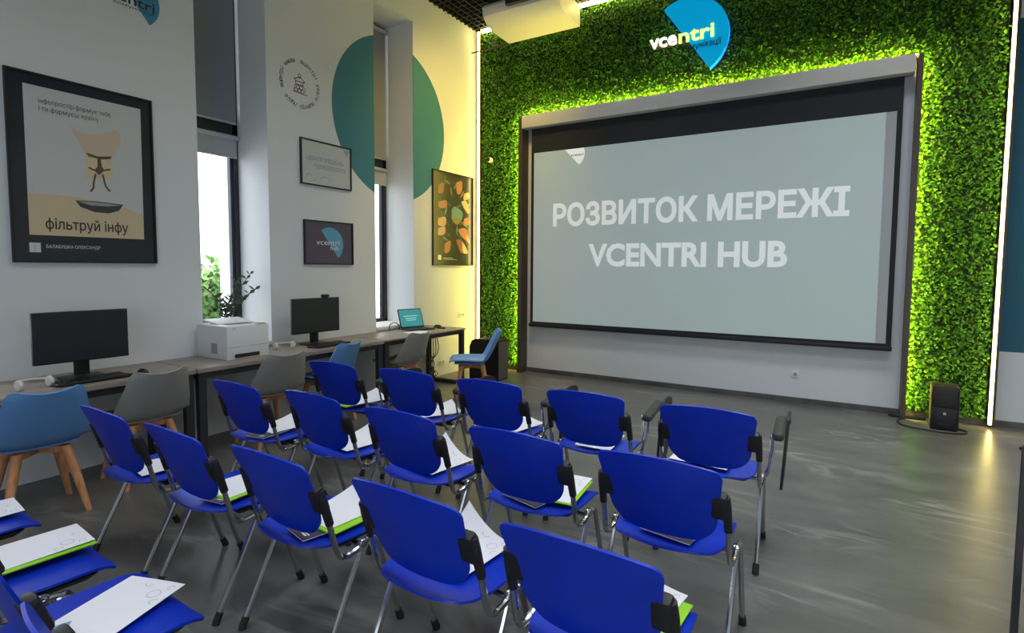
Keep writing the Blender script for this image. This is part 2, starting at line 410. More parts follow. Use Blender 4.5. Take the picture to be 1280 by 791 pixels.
# ------------------------------------------------------------------ green wall, screen niche, light strips
NX0, NX1, NZ = -4.083, .569, 3.715
MX0, MX1, MZ1 = -4.80, 1.245, 5.03
mw = thing('moss_wall', 'green preserved leaf wall framing the projection screen', 'green wall', ((MX0+MX1)/2, 7.1, .07))
ox, oy, oz = -(MX0+MX1)/2, -7.1, -.07
b = MB()
for (x0, x1, z0, z1) in ((MX0, NX0-.03, .07, MZ1), (NX1+.03, MX1, .07, MZ1), (NX0-.03, NX1+.03, NZ+.03, MZ1)):
    b.box(x0+ox, x1+ox, 7.07+oy, 7.118+oy, z0+oz, z1+oz)
b.build('backing_board', MT['mossback'], mw, 0)
lv = MB(); V = []; Fc = []
def leaf(V, Fc, p, nrm, size, spin):
    nrm = nrm.normalized(); ref = Vector((0, 0, 1)) if abs(nrm.z) < .9 else Vector((1, 0, 0))
    a = nrm.cross(ref).normalized(); c = nrm.cross(a)
    d = a*math.cos(spin)+c*math.sin(spin); e = nrm.cross(d)
    k = len(V)
    V += [tuple(p-d*size*.5), tuple(p-d*size*.08+e*size*.30+nrm*size*.12), tuple(p+d*size*.32+e*size*.20+nrm*size*.10), tuple(p+d*size*.55),
          tuple(p+d*size*.32-e*size*.20+nrm*size*.10), tuple(p-d*size*.08-e*size*.30+nrm*size*.12)]
    Fc += [(k, k+3, k+2, k+1), (k, k+5, k+4, k+3)]
for (x0, x1, z0, z1) in ((MX0, NX0-.035, .08, MZ1), (NX1+.035, MX1, .08, MZ1), (NX0-.035, NX1+.035, NZ+.035, MZ1)):
    for _ in range(int((x1-x0)*(z1-z0)*2700)):
        dd = random.random()
        p = Vector((random.uniform(x0, x1)+ox, 7.065-.075*dd+oy, random.uniform(z0, z1)+oz))
        leaf(V, Fc, p, Vector((random.gauss(0, .55), -1, random.gauss(.15, .55))), random.uniform(.022, .045), random.uniform(0, 2*PI))
lv.add(V, Fc).build('foliage', MT['moss'], mw, 0, 'stuff')

fr = MB()
fr.box(NX0, NX0+.045, 6.93, 7.118, .0, NZ); fr.box(NX1-.02, NX1, 6.93, 7.118, .0, NZ); fr.box(NX0, NX1, 7.06, 7.118, NZ-.008, NZ)
fr.box(NX0-.018, NX0, 6.93, 6.934, .0, NZ); fr.box(NX1, NX1+.022, 6.93, 6.934, .0, NZ); 
fr = struct(fr.build('trim_1', MT['bronze'], smooth=0))
ls = MB()
ls.box(NX0-.010, NX0-.001, 6.938, 6.965, .10, NZ); ls.box(NX1+.001, NX1+.010, 6.938, 6.965, .10, NZ); ls.box(NX0+.03, NX1-.03, 6.965, 6.992, NZ+.003, NZ+.011)
ls.build('niche_light', MT['led2'], fr, 0)
t = thing('led_strip', 'warm white LED strip running up the left room corner beside the leaf wall', 'light strip', (-4.815, 7.05, .02), group='light strips around the leaf wall')
MB().box(-.012, .012, -.11, -.085, 0, 5.03).build('diffuser', MT['led'], t, 0); MB().box(-.012, .010, -.085, .066, 0, 5.03).build('channel', MT['bronze'], t, 0)
t = thing('led_strip', 'warm white LED strip on the right edge of the leaf wall', 'light strip', (1.272, 7.05, .04), group='light strips around the leaf wall')
MB().box(-.012, .010, -.10, -.075, 0, 5.03).build('diffuser', MT['led3'], t, 0); MB().box(-.014, .010, -.075, .066, 0, 5.03).build('channel', MT['bronze'], t, 0)
MB().box(.013, .034, -.10, .066, 0, 5.03).build('side_profile', MT['bronze'], t, 0)
t = thing('led_strip', 'warm white LED strip along the top of the leaf wall under the ceiling', 'light strip', (-1.78, 7.04, 5.06), group='light strips around the leaf wall')
MB().box(-3.0, 3.0, -.08, -.04, -.020, .020).build('diffuser', MT['led3'], t, 0); MB().box(-3.0, 3.0, -.04, .078, -.012, .025).build('channel', MT['bronze'], t, 0)

# projection screen
def screen_mat():
    m = mat('projected_slide', rgb(160, 172, 172), .8, emit=(.62, .76, .75, 1), estr=.22); n, l, b = nodes(m)
    tc = n.new('ShaderNodeTexCoord'); t = n.new('ShaderNodeTexNoise'); t.inputs['Scale'].default_value = .5; t.inputs['Detail'].default_value = 1
    l.new(tc.outputs['Object'], t.inputs['Vector']); r = n.new('ShaderNodeValToRGB'); l.new(t.outputs['Fac'], r.inputs[0])
    r.color_ramp.elements[0].position = .35; r.color_ramp.elements[1].position = .65
    r.color_ramp.elements[0].color = (.60, .78, .70, 1); r.color_ramp.elements[1].color = (.60, .72, .78, 1)
    l.new(r.outputs[0], b.inputs['Emission Color']); return m
MT['slide'] = screen_mat(); MT['casing'] = mat('casing_grey', rgb(208, 207, 204), .5)
MT['slidetext'] = mat('projected_lettering', rgb(190, 196, 196), .8, emit=(.84, .9, .9, 1), estr=.43)
MT['slidelogo'] = mat('projected_logo', rgb(200, 204, 204), .8, emit=(.9, .93, .93, 1), estr=.48)
MT['screencloth'] = mat('screen_cloth', rgb(176, 178, 178), .85)
def halfdisc(p1, p2, n=28):
    a = Vector(p1); b = Vector(p2); c = (a+b)/2; r = (a-b).length/2; t0 = math.atan2(a.y-c.y, a.x-c.x)
    return [(c.x+r*math.cos(t0-PI*i/n), c.y+r*math.sin(t0-PI*i/n)) for i in range(n+1)]
ps = thing('projection_screen', 'wide projection screen showing a slide with white Cyrillic lettering', 'screen', mx=wallF(-1.75, .69, 7.03))
sx, sz = 1.75, -.69
MB().rbox((-.007, 3.624+sz, .03), (4.57, .178, .18), .012).build('casing', MT['casing'], ps)
m = MB(); m.box(-3.935+sx, .448+sx, .725+sz, 3.54+sz, 0, .006); m.build('border_cloth', MT['screenblack'], ps, 0)
MB().box(-3.89+sx, .398+sx, .765+sz, 3.19+sz, .0065, .008).build('picture_cloth', MT['screencloth'], ps, 0)
sl = MB().box(-3.89+sx, .305+sx, .765+sz, 3.19+sz, .0085, .0095).build('projected_image', MT['slide'], ps, 0)
tx = MB().text('РОЗВИТОК МЕРЕЖІ', .405, T(-3.575+sx, 2.145+sz, .0115), .036, 0, width=3.59)
tx.build('lettering', MT['slidetext'], sl, 0)
MB().text('VCENTRI HUB', .405, T(-3.025+sx, 1.586+sz, .0115), .036, 0, width=2.455).build('lettering', MT['slidetext'], sl, 0)
lg = [(x+sx, min(z, 3.188)+sz) for x, z in halfdisc((-3.40, 3.279), (-3.183, 2.967))]
lo = MB().poly(lg, .0112); lo.text('vcentri', .06, T(-3.31+sx, 3.085+sz, .0118), .006, 0, mi=1, width=.19)
lo.build('slide_logo', [MT['slidelogo'], MT['frame_dark']], sl, 0)
MB().rbox((-1.75+sx, .712+sz, .006), (4.41, .05, .035), .008).build('bottom_bar', MT['black'], ps)

# lit sign on the leaf wall
MT['signblue'] = mat('lit_blue_acrylic', rgb(0, 150, 225), .35, emit=(.0, .36, .64, 1), estr=.66)
MT['signside'] = mat('blue_edge_light', rgb(20, 60, 220), .5, emit=(.02, .1, 1, 1), estr=2.2)
MT['signwhite'] = mat('lit_white_letter', (1, 1, 1, 1), .5, emit=(1, .98, .9, 1), estr=2.6)
MT['signyellow'] = mat('lit_yellow_letter', (1, 1, .6, 1), .5, emit=(.88, 1, .20, 1), estr=1.0)
sg = thing('lit_sign', 'glowing blue half disc sign with lit letters high on the leaf wall', 'sign', mx=wallF(-1.75, 4.32, 6.99))
hd = [(x+1.75, z-4.32) for x, z in halfdisc((-2.03, 4.715), (-1.466, 3.925))]
MB().poly(hd, .02, 0, .05).build('half_disc', MT['signblue'], sg, 0)
MB().poly([(x*1.0, y) for x, y in hd], -.005, 0, .022).build('edge_glow', MT['signside'], sg, 0)
q = Matrix.Rotation(math.radians(1.0), 4, 'Z')
MB().text('vce', .235, T(-2.19+1.75, 4.272-4.32, .075) @ q, .012, .018, width=.33).build('letters', MT['signwhite'], sg, 0)
MB().text('ntri', .235, T(-1.835+1.75, 4.275-4.32, .075) @ q, .012, .018, width=.41).build('letters', MT['signyellow'], sg, 0)
MB().text('комунікації', .10, T(-1.80+1.75, 4.175-4.32, .072) @ q, .004, .008, width=.46).build('small_lettering', MT['screenblack'], sg, 0)
for z in (.0,):
    MB().box(-.42, -.03, -.03, .0, -.02, .06).build('letter_rail', MT['bronze'], sg, 0)

# ------------------------------------------------------------------ air conditioner under the ceiling
ac = thing('air_conditioner', 'cream white ceiling mounted air conditioner in the corner above the leaf wall', 'air conditioner', (-3.66, 6.52, 4.72))
prof = [(.31, .0), (.32, .03), (.31, .20), (.26, .27), (-.33, .27), (-.37, .22), (-.35, .12), (-.27, .05), (-.10, .005)]
L2 = .545; n = len(prof)
vv = [(-L2+ (0.03 if 0 else 0), p, q) for p, q in prof]+[(L2, p, q) for p, q in prof]
MB().add(vv, [tuple(range(n)), tuple(range(2*n-1, n-1, -1))]+[(k, n+k, n+(k+1) % n, (k+1) % n) for k in range(n)]).build('body', MT['ac'], ac, 30)
MB().rbox((.0, -.305, .10), (1.0, .10, .012), .004, Matrix.Rotation(-.75, 3, 'X')).build('louvre', MT['ac'], ac)
MB().rbox((.17, -.395, .20), (.66, .06, .10), .008).build('intake_grille', MT['black'], ac)
MB().box(-L2+.04, L2-.04, -.30, .26, .27, .40).build('mounting_box', MT['darkgap'], ac, 0)
pp = MB(); pp.tube([(-4.905, 6.90, 4.745), (-4.21, 6.90, 4.745)], .010); pp.tube([(-4.50, 6.90, 4.745), (-4.50, 6.90, 5.09)], .010)
tag(pp.build('pipe_bracket', MT['bronze']), 'thin metal pipe bracket beside the air conditioner in the corner', 'bracket')
cm = thing('security_camera', 'small white round security camera on the leaf wall left of the screen', 'camera', mx=wallF(-4.62, 3.157, 6.985))
MB().lathe([(.034, -.02), (.04, .02), (.036, .05), (.026, .06)]).build('housing', MT['socket'], cm)
MB().lathe([(.030, .056), (.027, .070), (.008, .075)]).build('lens', MT['black'], cm)

# ------------------------------------------------------------------ pictures and marks on the left wall
def picture(name, label, y, z, w_, h_, fw_, fmat=MT['black'], d=.025):
    t = thing(name, label, 'picture', mx=wallL(y, z))
    f = MB()
    for (x0, x1, y0, y1) in ((0, fw_, 0, h_), (w_-fw_, w_, 0, h_), (fw_, w_-fw_, 0, fw_), (fw_, w_-fw_, h_-fw_, h_)): f.box(x0, x1, y0, y1, 0, d)
    f.build('frame', fmat, t, 0); return t
# large poster
MT['navy'] = mat('navy_print', rgb(24, 32, 46), .3, coat=.2); MT['pgrey'] = mat('poster_grey', rgb(196, 198, 198), .3, coat=.5)
MT['sand'] = mat('poster_sand', rgb(204, 186, 152), .3, coat=.5); MT['skin'] = mat('poster_buff', rgb(204, 184, 162), .4)
MT['skin2'] = mat('poster_cream', rgb(212, 192, 156), .4); MT['brown'] = mat('poster_brown', rgb(92, 74, 64), .4); MT['charc'] = mat('poster_charcoal', rgb(62, 64, 66), .4)
MT['inkdark'] = mat('poster_ink', rgb(40, 40, 44), .4); MT['inkwhite'] = mat('poster_white_ink', rgb(205, 210, 214), .4); MT['inkgrey'] = mat('poster_grey_ink', rgb(150, 152, 154), .4)
t = picture('framed_poster', 'large framed poster with a cup figure over sand, left of the printer window', 1.461, 1.565, .925, 1.322, .012)
pr = MB().box(.01, .915, .01, 1.312, .004, .012).build('print', MT['navy'], t, 0)
a = MB(); Z = .0124
a.poly([(.098, .195), (.835, .195), (.842, 1.236), (.1, 1.236)], Z, 0)
hill = [(.098, .484), (.226, .490), (.384, .486), (.539, .468), (.703, .438), (.835, .393)]
a.poly([(.098, .195), (.835, .195)]+hill[::-1], Z+.0004, 1)
a.poly([(.364, 1.001), (.403, .915), (.447, .825), (.463, .738), (.441, .66), (.453, .64), (.613, .647), (.641, .674), (.617, .748), (.633, .826), (.686, .928), (.696, 1.007), (.655, 1.033), (.582, .988), (.498, .964), (.417, .97)][::-1], Z+.0006, 2)
a.poly([(.455, .79), (.463, .738), (.441, .66), (.453, .64), (.52, .642), (.53, .80)][::-1], Z+.0008, 3)
a.poly([(.56, .80), (.617, .748), (.641, .674), (.613, .647), (.56, .645)][::-1], Z+.0008, 3)
a.poly([(.455, .827), (.529, .808), (.629, .826), (.613, .801), (.551, .789), (.472, .80)][::-1], Z+.0010, 4)
a.poly([(.528, .796), (.549, .80), (.556, .737), (.574, .71), (.535, .668), (.505, .70), (.528, .734)][::-1], Z+.0010, 4)
for l_p in (((.507, .70), (.469, .717)), ((.561, .708), (.613, .724)), ((.513, .675), (.497, .601), (.496, .57), (.475, .537)), ((.56, .678), (.573, .603), (.583, .581), (.606, .553))):
    a.line(l_p, .013, Z+.0011, 4)
bowl = [(.377, .462), (.512, .469), (.693, .461), (.66, .41), (.59, .384), (.496, .386), (.406, .417)]
a.poly(bowl[::-1], Z+.0010, 5)
a.poly([(.389, .456), (.512, .463), (.676, .454), (.591, .437), (.471, .434)][::-1], Z+.0012, 6)
a.text('фільтруй інфу', .104, T(.191, .243, Z+.0014), .012, width=.53, mi=7)
a.text('інфопростір формує тебе', .047, T(.183, 1.123, Z+.0014), 0, width=.447, mi=9)
a.text('і ти формуєш країну', .047, T(.183, 1.070, Z+.0014), 0, width=.367, mi=9)
a.box(.094, .158, .073, .14, Z, Z+.0006, 8)
a.box(.12, .132, .083, .13, Z+.0008, Z+.0012, 0)
a.text('БАЛАБУШКА ОЛЕКСАНДР', .032, T(.19, .105, Z+.0014), .004, width=.335, mi=8)
a.text('видавець · критик · громадський діяч', .017, T(.19, .083, Z+.0014), 0, width=.36, mi=9)
a.build('artwork', [MT[k] for k in ('pgrey', 'sand', 'skin', 'skin2', 'brown', 'charc', 'inkgrey', 'inkdark', 'inkwhite', 'charc')], pr, 0)
# white certificate-like sheet
t = picture('framed_sheet', 'white framed sheet with grey lettering beside the teal disc', 3.82, 2.415, .685, .478, .013)
pr = MB().box(.008, .677, .008, .47, .004, .012).build('print', MT['pgrey'], t, 0)
a = MB()
a.text('ЦЕНТР РІШЕНЬ', .060, T(.075, .262, .013), .012, width=.50, mi=0)
a.box(.17, .60, .222, .230, .0125, .013, 1); a.box(.17, .60, .205, .212, .0125, .013, 1); a.box(.20, .60, .188, .195, .0125, .013, 1)
a.ring(.315, .05, .06, .006, .013, 0, 10, 170); a.ring(.105, .08, .035, .005, .013, 0, 20, 200); a.ring(.16, .055, .02, .005, .013, 0, 0, 120)
a.poly([(.565, .44), (.645, .445), (.640, .365)][::-1], .013, 2)
a.build('artwork', [MT['ink'], MT['inkgrey'], MT['print_blue']], pr, 0)
# plum picture with the half-disc emblem
MT['plumprint'] = mat('plum_print', rgb(74, 58, 78), .35, coat=.4); MT['discblue'] = mat('disc_blue', rgb(92, 160, 196), .4)
t = picture('framed_emblem_print', 'plum framed print with a blue half disc emblem', 3.848, 1.57, .67, .475, .012)
pr = MB().box(.008, .662, .008, .467, .004, .012).build('print', MT['plumprint'], t, 0)
a = MB().poly(halfdisc((.225, .372), (.455, .075)), .0125, 0)
a.text('vcentri', .085, T(.155, .215, .0132), .010, width=.318, mi=1); a.text('hub', .065, T(.345, .163, .0132), .008, width=.115, mi=1)
a.build('artwork', [MT['discblue'], MT['inkwhite']], pr, 0)
# dark botanical poster
t = picture('framed_poster', 'dark framed poster with orange and teal plant shapes near the corner light strip', 5.962, 1.575, .955, 1.325, .014)
MT['darkgreen'] = mat('botanical_ground', rgb(44, 48, 46), .3, coat=.5)
pr = MB().box(.01, .945, .01, 1.315, .004, .012).build('print', MT['darkgreen'], t, 0)
cols = [rgb(190, 152, 132), rgb(164, 108, 90), rgb(96, 132, 136), rgb(66, 86, 80), rgb(192, 162, 132), rgb(126, 108, 74), rgb(134, 86, 76)]
pm = [mat('botanical_ink', c, .45) for c in cols]
a = MB()
def blob(pts, mi, z=.0125):
    P = [Vector((x+.023, y+.003, 0)) for x, y in pts]; Q = crv(P+[P[0]], 4)[:-1]
    ar = sum(Q[i].x*Q[(i+1) % len(Q)].y-Q[(i+1) % len(Q)].x*Q[i].y for i in range(len(Q)))
    if ar < 0: Q = Q[::-1]
    a.poly([(p.x, p.y) for p in Q], z, mi)
blob([(.107, .656), (.25, .687), (.282, .63), (.25, .558), (.106, .558)], 0); blob([(.106, .518), (.25, .548), (.249, .448), (.106, .42)], 0)
blob([(.108, .881), (.283, .92), (.283, .82), (.123, .805)], 1); blob([(.517, 1.199), (.655, 1.238), (.655, 1.094), (.551, 1.04)], 1)
blob([(.109, 1.116), (.219, 1.16), (.219, 1.031), (.108, 1.008)], 6); blob([(.708, 1.059), (.834, 1.094), (.841, 1.011), (.708, .965)], 4)
blob([(.637, .937), (.762, .96), (.842, .841), (.816, .776), (.708, .85)], 4); blob([(.415, .812), (.499, .851), (.673, .784), (.655, .679), (.585, .611), (.516, .596), (.414, .66)], 2)
blob([(.43, .66), (.52, .70), (.64, .67), (.585, .611), (.516, .596)], 5, .0128)
blob([(.708, .693), (.842, .714), (.853, .63), (.726, .60)], 1); blob([(.568, .527), (.762, .55), (.853, .396), (.817, .351), (.62, .447)], 1)
blob([(.516, .37), (.62, .385), (.708, .305), (.762, .19), (.637, .187), (.55, .299)], 6); blob([(.249, .307), (.38, .353), (.363, .21), (.248, .177)], 1)
blob([(.66, .36), (.74, .29), (.82, .19), (.70, .19)], 4, .0128); blob([(.76, .46), (.85, .40), (.85, .33), (.80, .36)], 0, .0128)
rr = random.Random(3)
for _ in range(34):
    x, y, an, s = rr.uniform(.10, .82), rr.uniform(.22, 1.22), rr.uniform(0, PI), rr.uniform(.05, .10)
    d = (math.cos(an), math.sin(an)); e = (-d[1], d[0])
    blob([(x-d[0]*s, y-d[1]*s), (x+e[0]*s*.25, y+e[1]*s*.25), (x+d[0]*s, y+d[1]*s), (x-e[0]*s*.25, y-e[1]*s*.25)], rr.choice((2, 3, 3, 5)), .0121)
a.box(.118, .191, .078, .146, .0122, .0126, 7); a.box(.23, .46, .10, .108, .0122, .0126, 7); a.box(.23, .56, .082, .087, .0122, .0126, 7)
a.build('artwork', pm+[MT['inkwhite']], pr, 0)

# painted / stuck marks
MT['maroon'] = mat('maroon_decal', rgb(92, 44, 50), .7); MT['decal'] = mat('dark_decal', rgb(52, 50, 54), .7); MT['tealdecal'] = mat('teal_decal', rgb(60, 138, 170), .7)
em = thing('wall_emblem', 'round wall decal of circling lettering around a small tower emblem', 'decal', mx=wallL(3.842, 3.435))
arcs = [('вцентрі києва', 199, 108), ('вцентрі уваги', 84, -27), ('вцентрі подій', -46, -136)]
for body, a0, a1 in arcs:
    a = MB()
    for i, ch in enumerate(body):
        if ch == ' ':
            a.build('circle_lettering', MT['decal'], em, 0); a = MB(); continue
        an = math.radians(a0+(a1-a0)*i/(len(body)-1))
        a.text(ch, .062, Matrix.Rotation(an-PI/2, 4, 'Z') @ T(0, .212, .0015), .006, align='CENTER')
    a.build('circle_lettering', MT['decal'], em, 0)
a = MB(); a.ring(-.004, .082, .017, .007, .0015)
for pl in ([(-.04, .045), (-.03, .06), (.022, .06), (.036, .042)], [(-.075, .042), (-.055, .022), (.03, .018), (.06, .03)], [(-.04, .045), (-.075, .042)], [(.036, .042), (.06, .03)],
           [(-.055, .022), (-.05, -.012), (-.09, -.09), (.085, -.10), (.04, -.012), (.03, .018)], [(-.05, -.012), (.04, -.012)]): a.line(pl, .008, .0015)
for x, y in ((-.05, -.07), (-.01, -.072), (.03, -.074), (-.028, -.038), (.012, -.038)): a.ring(x, y, .019, .007, .0016, n=14)
a.build('tower_emblem', MT['maroon'], em, 0)
dl = thing('wall_decal', 'blue half disc logo decal high on the wall above the large poster', 'decal', mx=wallL(2.285, 3.66))
a = MB().poly(halfdisc((-.14, .165), (.117, -.167)), .001, 0)
a.text('vcentri', .11, T(-.24, -.045, .0018) @ Matrix.Rotation(math.radians(-2), 4, 'Z'), .012, width=.40, mi=1); a.text('комунікації', .035, T(-.14, -.085, .0018), 0, width=.30, mi=1)
a.build('logo', [MT['tealdecal'], MT['decal']], dl, 0)
def socket(label, mx, nn=1):
    t = thing('wall_socket', label, 'socket', mx=mx)
    m_ = MB()
    for k in range(nn): m_.rbox((k*.075, 0, .006), (.08, .08, .012), .004)
    m_.build('plate', MT['socket'], t)
    for k in range(nn): MB().lathe([(.022, .010), (.020, .0135)], (k*.075, 0, 0)).build('outlet', MT['printer_grey'], t)
socket('white double wall socket above the desk end near the corner', wallL(6.60, .84), 2)
socket('white wall socket low under the end of the desk', wallL(6.116, .19), 2)
socket('white wall socket on the plain wall under the screen', wallF(-.448, .331, 7.12))

# ------------------------------------------------------------------ desks along the left wall
def desk(y0, y1, label, thick=.036):
    yc = (y0+y1)/2; h = (y1-y0)/2
    t = thing('desk', label, 'desk', (-4.58, yc, 0), group='desks along the window wall')
    MB().rbox((0, 0, .75-thick/2), (.65, 2*h, thick), .003).build('tabletop', MT['oak'], t)
    for s in (-1, 1):
        yy = s*(h-.045)
        for xx in (-.27, .285): MB().box(xx-.025, xx+.025, yy-.03, yy+.03, .05, .75-thick-.05).build('leg', MT['steel'], t, 0)
        MB().box(-.295, .31, yy-.03, yy+.03, .0, .05).build('foot_rail', MT['steel'], t, 0)
        MB().box(-.295, .31, yy-.03, yy+.03, .75-thick-.05, .75-thick).build('top_rail', MT['steel'], t, 0)
    for xx in (-.27, .285): MB().box(xx-.02, xx+.02, -h+.075, h-.075, .75-thick-.05, .75-thick).build('beam', MT['steel'], t, 0)
    return t
desk(.25, 2.33, 'wood top desk with black metal legs under the large poster')
desk(2.34, 4.36, 'wood top desk with black metal legs carrying the printer')
desk(4.37, 5.86, 'wood top desk with black metal legs at the corner end, carrying the laptop', .02)

# ------------------------------------------------------------------ things on the desks
def monitor(label, x, y, rz, cam_=False):
    t = thing('monitor', label, 'monitor', (x, y, .75), rz)      # screen faces local -y ... built facing +x
    MB().rbox((0, 0, .30), (.03, .565, .355), .006).build('screen_housing', MT['black'], t)
    MB().box(.0152, .0162, -.272, .272, .135, .468).build('display', MT['lcd'], t, 0)
    MB().rbox((-.035, 0, .17), (.03, .09, .30), .006).build('stand_neck', MT['black'], t)
    MB().rbox((-.01, 0, .008), (.19, .25, .016), .006).build('stand_base', MT['black'], t)
    if cam_:
        pass
    return t
monitor('black monitor below the large framed poster', -4.60, 1.73, math.radians(-2))
monitor('black monitor with webcam below the plum print', -4.62, 3.755, math.radians(-3), True)
wc = thing('webcam', 'small black webcam clipped on top of the monitor below the plum print', 'webcam', (-4.60, 3.86, 1.228))
MB().rbox((0, 0, .018), (.035, .095, .032), .012).build('body', MT['black'], wc); MB().rbox((-.005, 0, .003), (.05, .03, .008), .002).build('clip', MT['black'], wc)
def keyboard(label, x, y, rz, l_=.45):
    t = thing('keyboard', label, 'keyboard', (x, y, .75), rz)
    MB().rbox((0, 0, .012), (.15, l_, .018), .005, Matrix.Rotation(-.06, 3, 'Y')).build('case', MT['black'], t)
    k = MB()
    for r_ in range(5):
        for c_ in range(15): k.box(-.06+r_*.025, -.04+r_*.025, -l_/2+.02+c_*(l_-.04)/15, -l_/2+.018+(c_+.85)*(l_-.04)/15, .021-.0015*(r_-2), .027-.0015*(r_-2))
    k.build('keys', MT['lcd'], t, 0)
keyboard('black keyboard in front of the monitor below the large poster', -4.42, 1.71, math.radians(3))
keyboard('black keyboard in front of the monitor below the plum print', -4.43, 3.76, math.radians(3), .44)
def mouse(label, x, y, rz):
    t = thing('mouse', label, 'mouse', (x, y, .75), rz)
    bm = bmesh.new(); bmesh.ops.create_uvsphere(bm, u_segments=16, v_segments=10, radius=1)
    m_ = MB(); m_.add([(v.co.x*.055, v.co.y*.031, max(v.co.z, -.1)*.034+.004) for v in bm.verts], [[v.index for v in f.verts] for f in bm.faces]); bm.free()
    m_.build('body', MT['black'], t); MB().rbox((-.028, 0, .031), (.018, .006, .010), .003).build('wheel', MT['steel'], t)
mouse('black mouse right of the keyboard below the large poster', -4.42, 2.03, math.radians(5))
mouse('black mouse beside the laptop at the corner end of the desk', -4.60, 5.70, math.radians(40))
# headphones left by both monitors
MT['offwhite'] = mat('off_white_plastic', rgb(205, 203, 198), .5)
def headset(label, x, y, rz):
    t = thing('headset', label, 'headset', (x, y, .75), rz)
    MB().tube([(.085*math.cos(g), .085*math.sin(g), .05) for g in [PI*k/14 for k in range(15)]], .008).build('headband', MT['offwhite'], t)
    for s in (-1, 1):
        e = MB().lathe([(.012, -.014), (.032, -.012), (.036, 0), (.030, .012), (.010, .014)], (s*.085, -.01, .037), 14, mx=Matrix.Rotation(PI/2, 3, 'Y')).build('ear_cup', MT['offwhite'], t)
headset('white headset lying beside the keyboard below the large poster', -4.45, 1.40, math.radians(100))
headset('white headset lying at the left foot of the monitor below the plum print', -4.60, 3.36, math.radians(80))
# printer
pt = thing('printer', 'white laser printer on the desk in front of the window', 'printer', (-4.655, 2.885, .75))
MB().rbox((0, 0, .155), (.455, .40, .27), .018).build('housing', MT['printer'], pt)
MB().rbox((.0, 0, .018), (.44, .385, .036), .004).build('base', MT['printer'], pt)
MB().box(.2265, .2285, -.13, .10, .012, .045).build('paper_slot', MT['black'], pt, 0)
MB().box(-.05, .13, -.13, .11, .2895, .2915).build('output_tray', MT['black'], pt, 0)
MB().rbox((-.07, 0, .305), (.24, .33, .014), .004, Matrix.Rotation(.12, 3, 'Y')).build('tray_flap', MT['printer'], pt)
MB().box(-.005, .085, -.2015, -.1995, .045, .135).build('side_vent', MT['printer_grey'], pt, 0)
MB().box(.2268, .2280, -.185, .185, .104, .108).build('panel_line', MT['printer_grey'], pt, 0)
MB().rbox((.20, .13, .292), (.05, .08, .006), .002).build('control_panel', MT['printer_grey'], pt)
MB().text('LBP', .022, Matrix(((0,0,1,.2285),(1,0,0,-.15),(0,1,0,.255),(0,0,0,1))), .01, 0).build('badge', MT['printer_grey'], pt, 0)
# potted plant on the sill behind it
pl = thing('potted_plant', 'leafy green potted plant on the window sill behind the printer', 'plant', (-5.13, 3.14, .805))
MB().lathe([(.06, 0), (.085, .02), (.095, .15), (.085, .15), (.08, .13)], n=20).build('pot', MT['offwhite'], pl)
MB().lathe([(.084, .125), (.02, .135)], n=16).build('soil', MT['brown'], pl)
rr = random.Random(11)
for sx_, tops in enumerate(((.0, -.20, .52), (.0, -.10, .36), (-.02, .10, .60), (.05, .20, .66), (.03, .28, .52), (.06, -.02, .44), (.0, .17, .42))):
    bx_ = rr.uniform(-.03, .03); by_ = rr.uniform(-.03, .03)
    path = crv([(bx_, by_, .13), (bx_+tops[0]*.2, by_+tops[1]*.25, .13+.55*(tops[2]-.13)), (tops[0], tops[1], tops[2])], 8)
    st = MB().tube(path, [.006-.003*i/len(path) for i in range(len(path))], 6).build('stem', MT['leafdark'], pl)
    V = []; Fc = []
    for i in range(6+sx_ % 3, len(path), 2):
        for s in (-1, 1):
            d = Vector((rr.uniform(-.5, .5), s*.8, .6)).normalized(); p = Vector(path[i])+d*.035
            nn = Vector((.8, -s*.4, .5)); k = len(V); e = d.cross(nn).normalized()
            sz_ = rr.uniform(.030, .045)
            V += [tuple(p-d*sz_), tuple(p+e*sz_*.45), tuple(p+d*sz_), tuple(p-e*sz_*.45)]; Fc += [(k, k+1, k+2, k+3)]
    MB().add(V, Fc).build('leaf', MT['leafdark'], st, 0)
# laptop
MT['laptopscreen'] = mat('lit_laptop_display', rgb(40, 120, 130), .4, emit=(.05, .30, .34, 1), estr=.55)
MT['laptopline'] = mat('laptop_lettering', rgb(120, 190, 195), .4, emit=(.3, .6, .62, 1), estr=.4)
lp = thing('laptop', 'open dark laptop with a teal display near the corner end of the desk', 'laptop', (-4.66, 5.36, .75), math.radians(-14))
MB().rbox((.02, 0, .011), (.24, .36, .018), .004).build('base', MT['steel'], lp)
MB().box(-.06, .06, -.155, .155, .0202, .0215).build('keyboard_field', MT['black'], lp, 0)
R_ = Matrix.Rotation(math.radians(-20), 3, 'Y'); lid = MB().rbox(R_ @ Vector((0, 0, .125))+Vector((-.10, 0, .02)), (.012, .36, .25), .004, R_).build('lid', MT['black'], lp)
q = Matrix.Translation((-.10, 0, .02)) @ R_.to_4x4() @ Matrix(((0,0,1,.0066),(1,0,0,-.168),(0,1,0,.014),(0,0,0,1)))
dsp = MB().add([q @ Vector(p) for p in ((0, 0, 0), (.336, 0, 0), (.336, .222, 0), (0, .222, 0))], [(0, 1, 2, 3)]); dsp.build('display', MT['laptopscreen'], lid, 0)
dl_ = MB()
for (x0, x1, y0) in ((.06, .27, .13), (.08, .25, .10), (.09, .24, .075)): dl_.add([q @ Vector(p) for p in ((x0, y0, .0006), (x1, y0, .0006), (x1, y0+.014, .0006), (x0, y0+.014, .0006))], [(0, 1, 2, 3)])
dl_.build('display_lettering', MT['laptopline'], lid, 0)
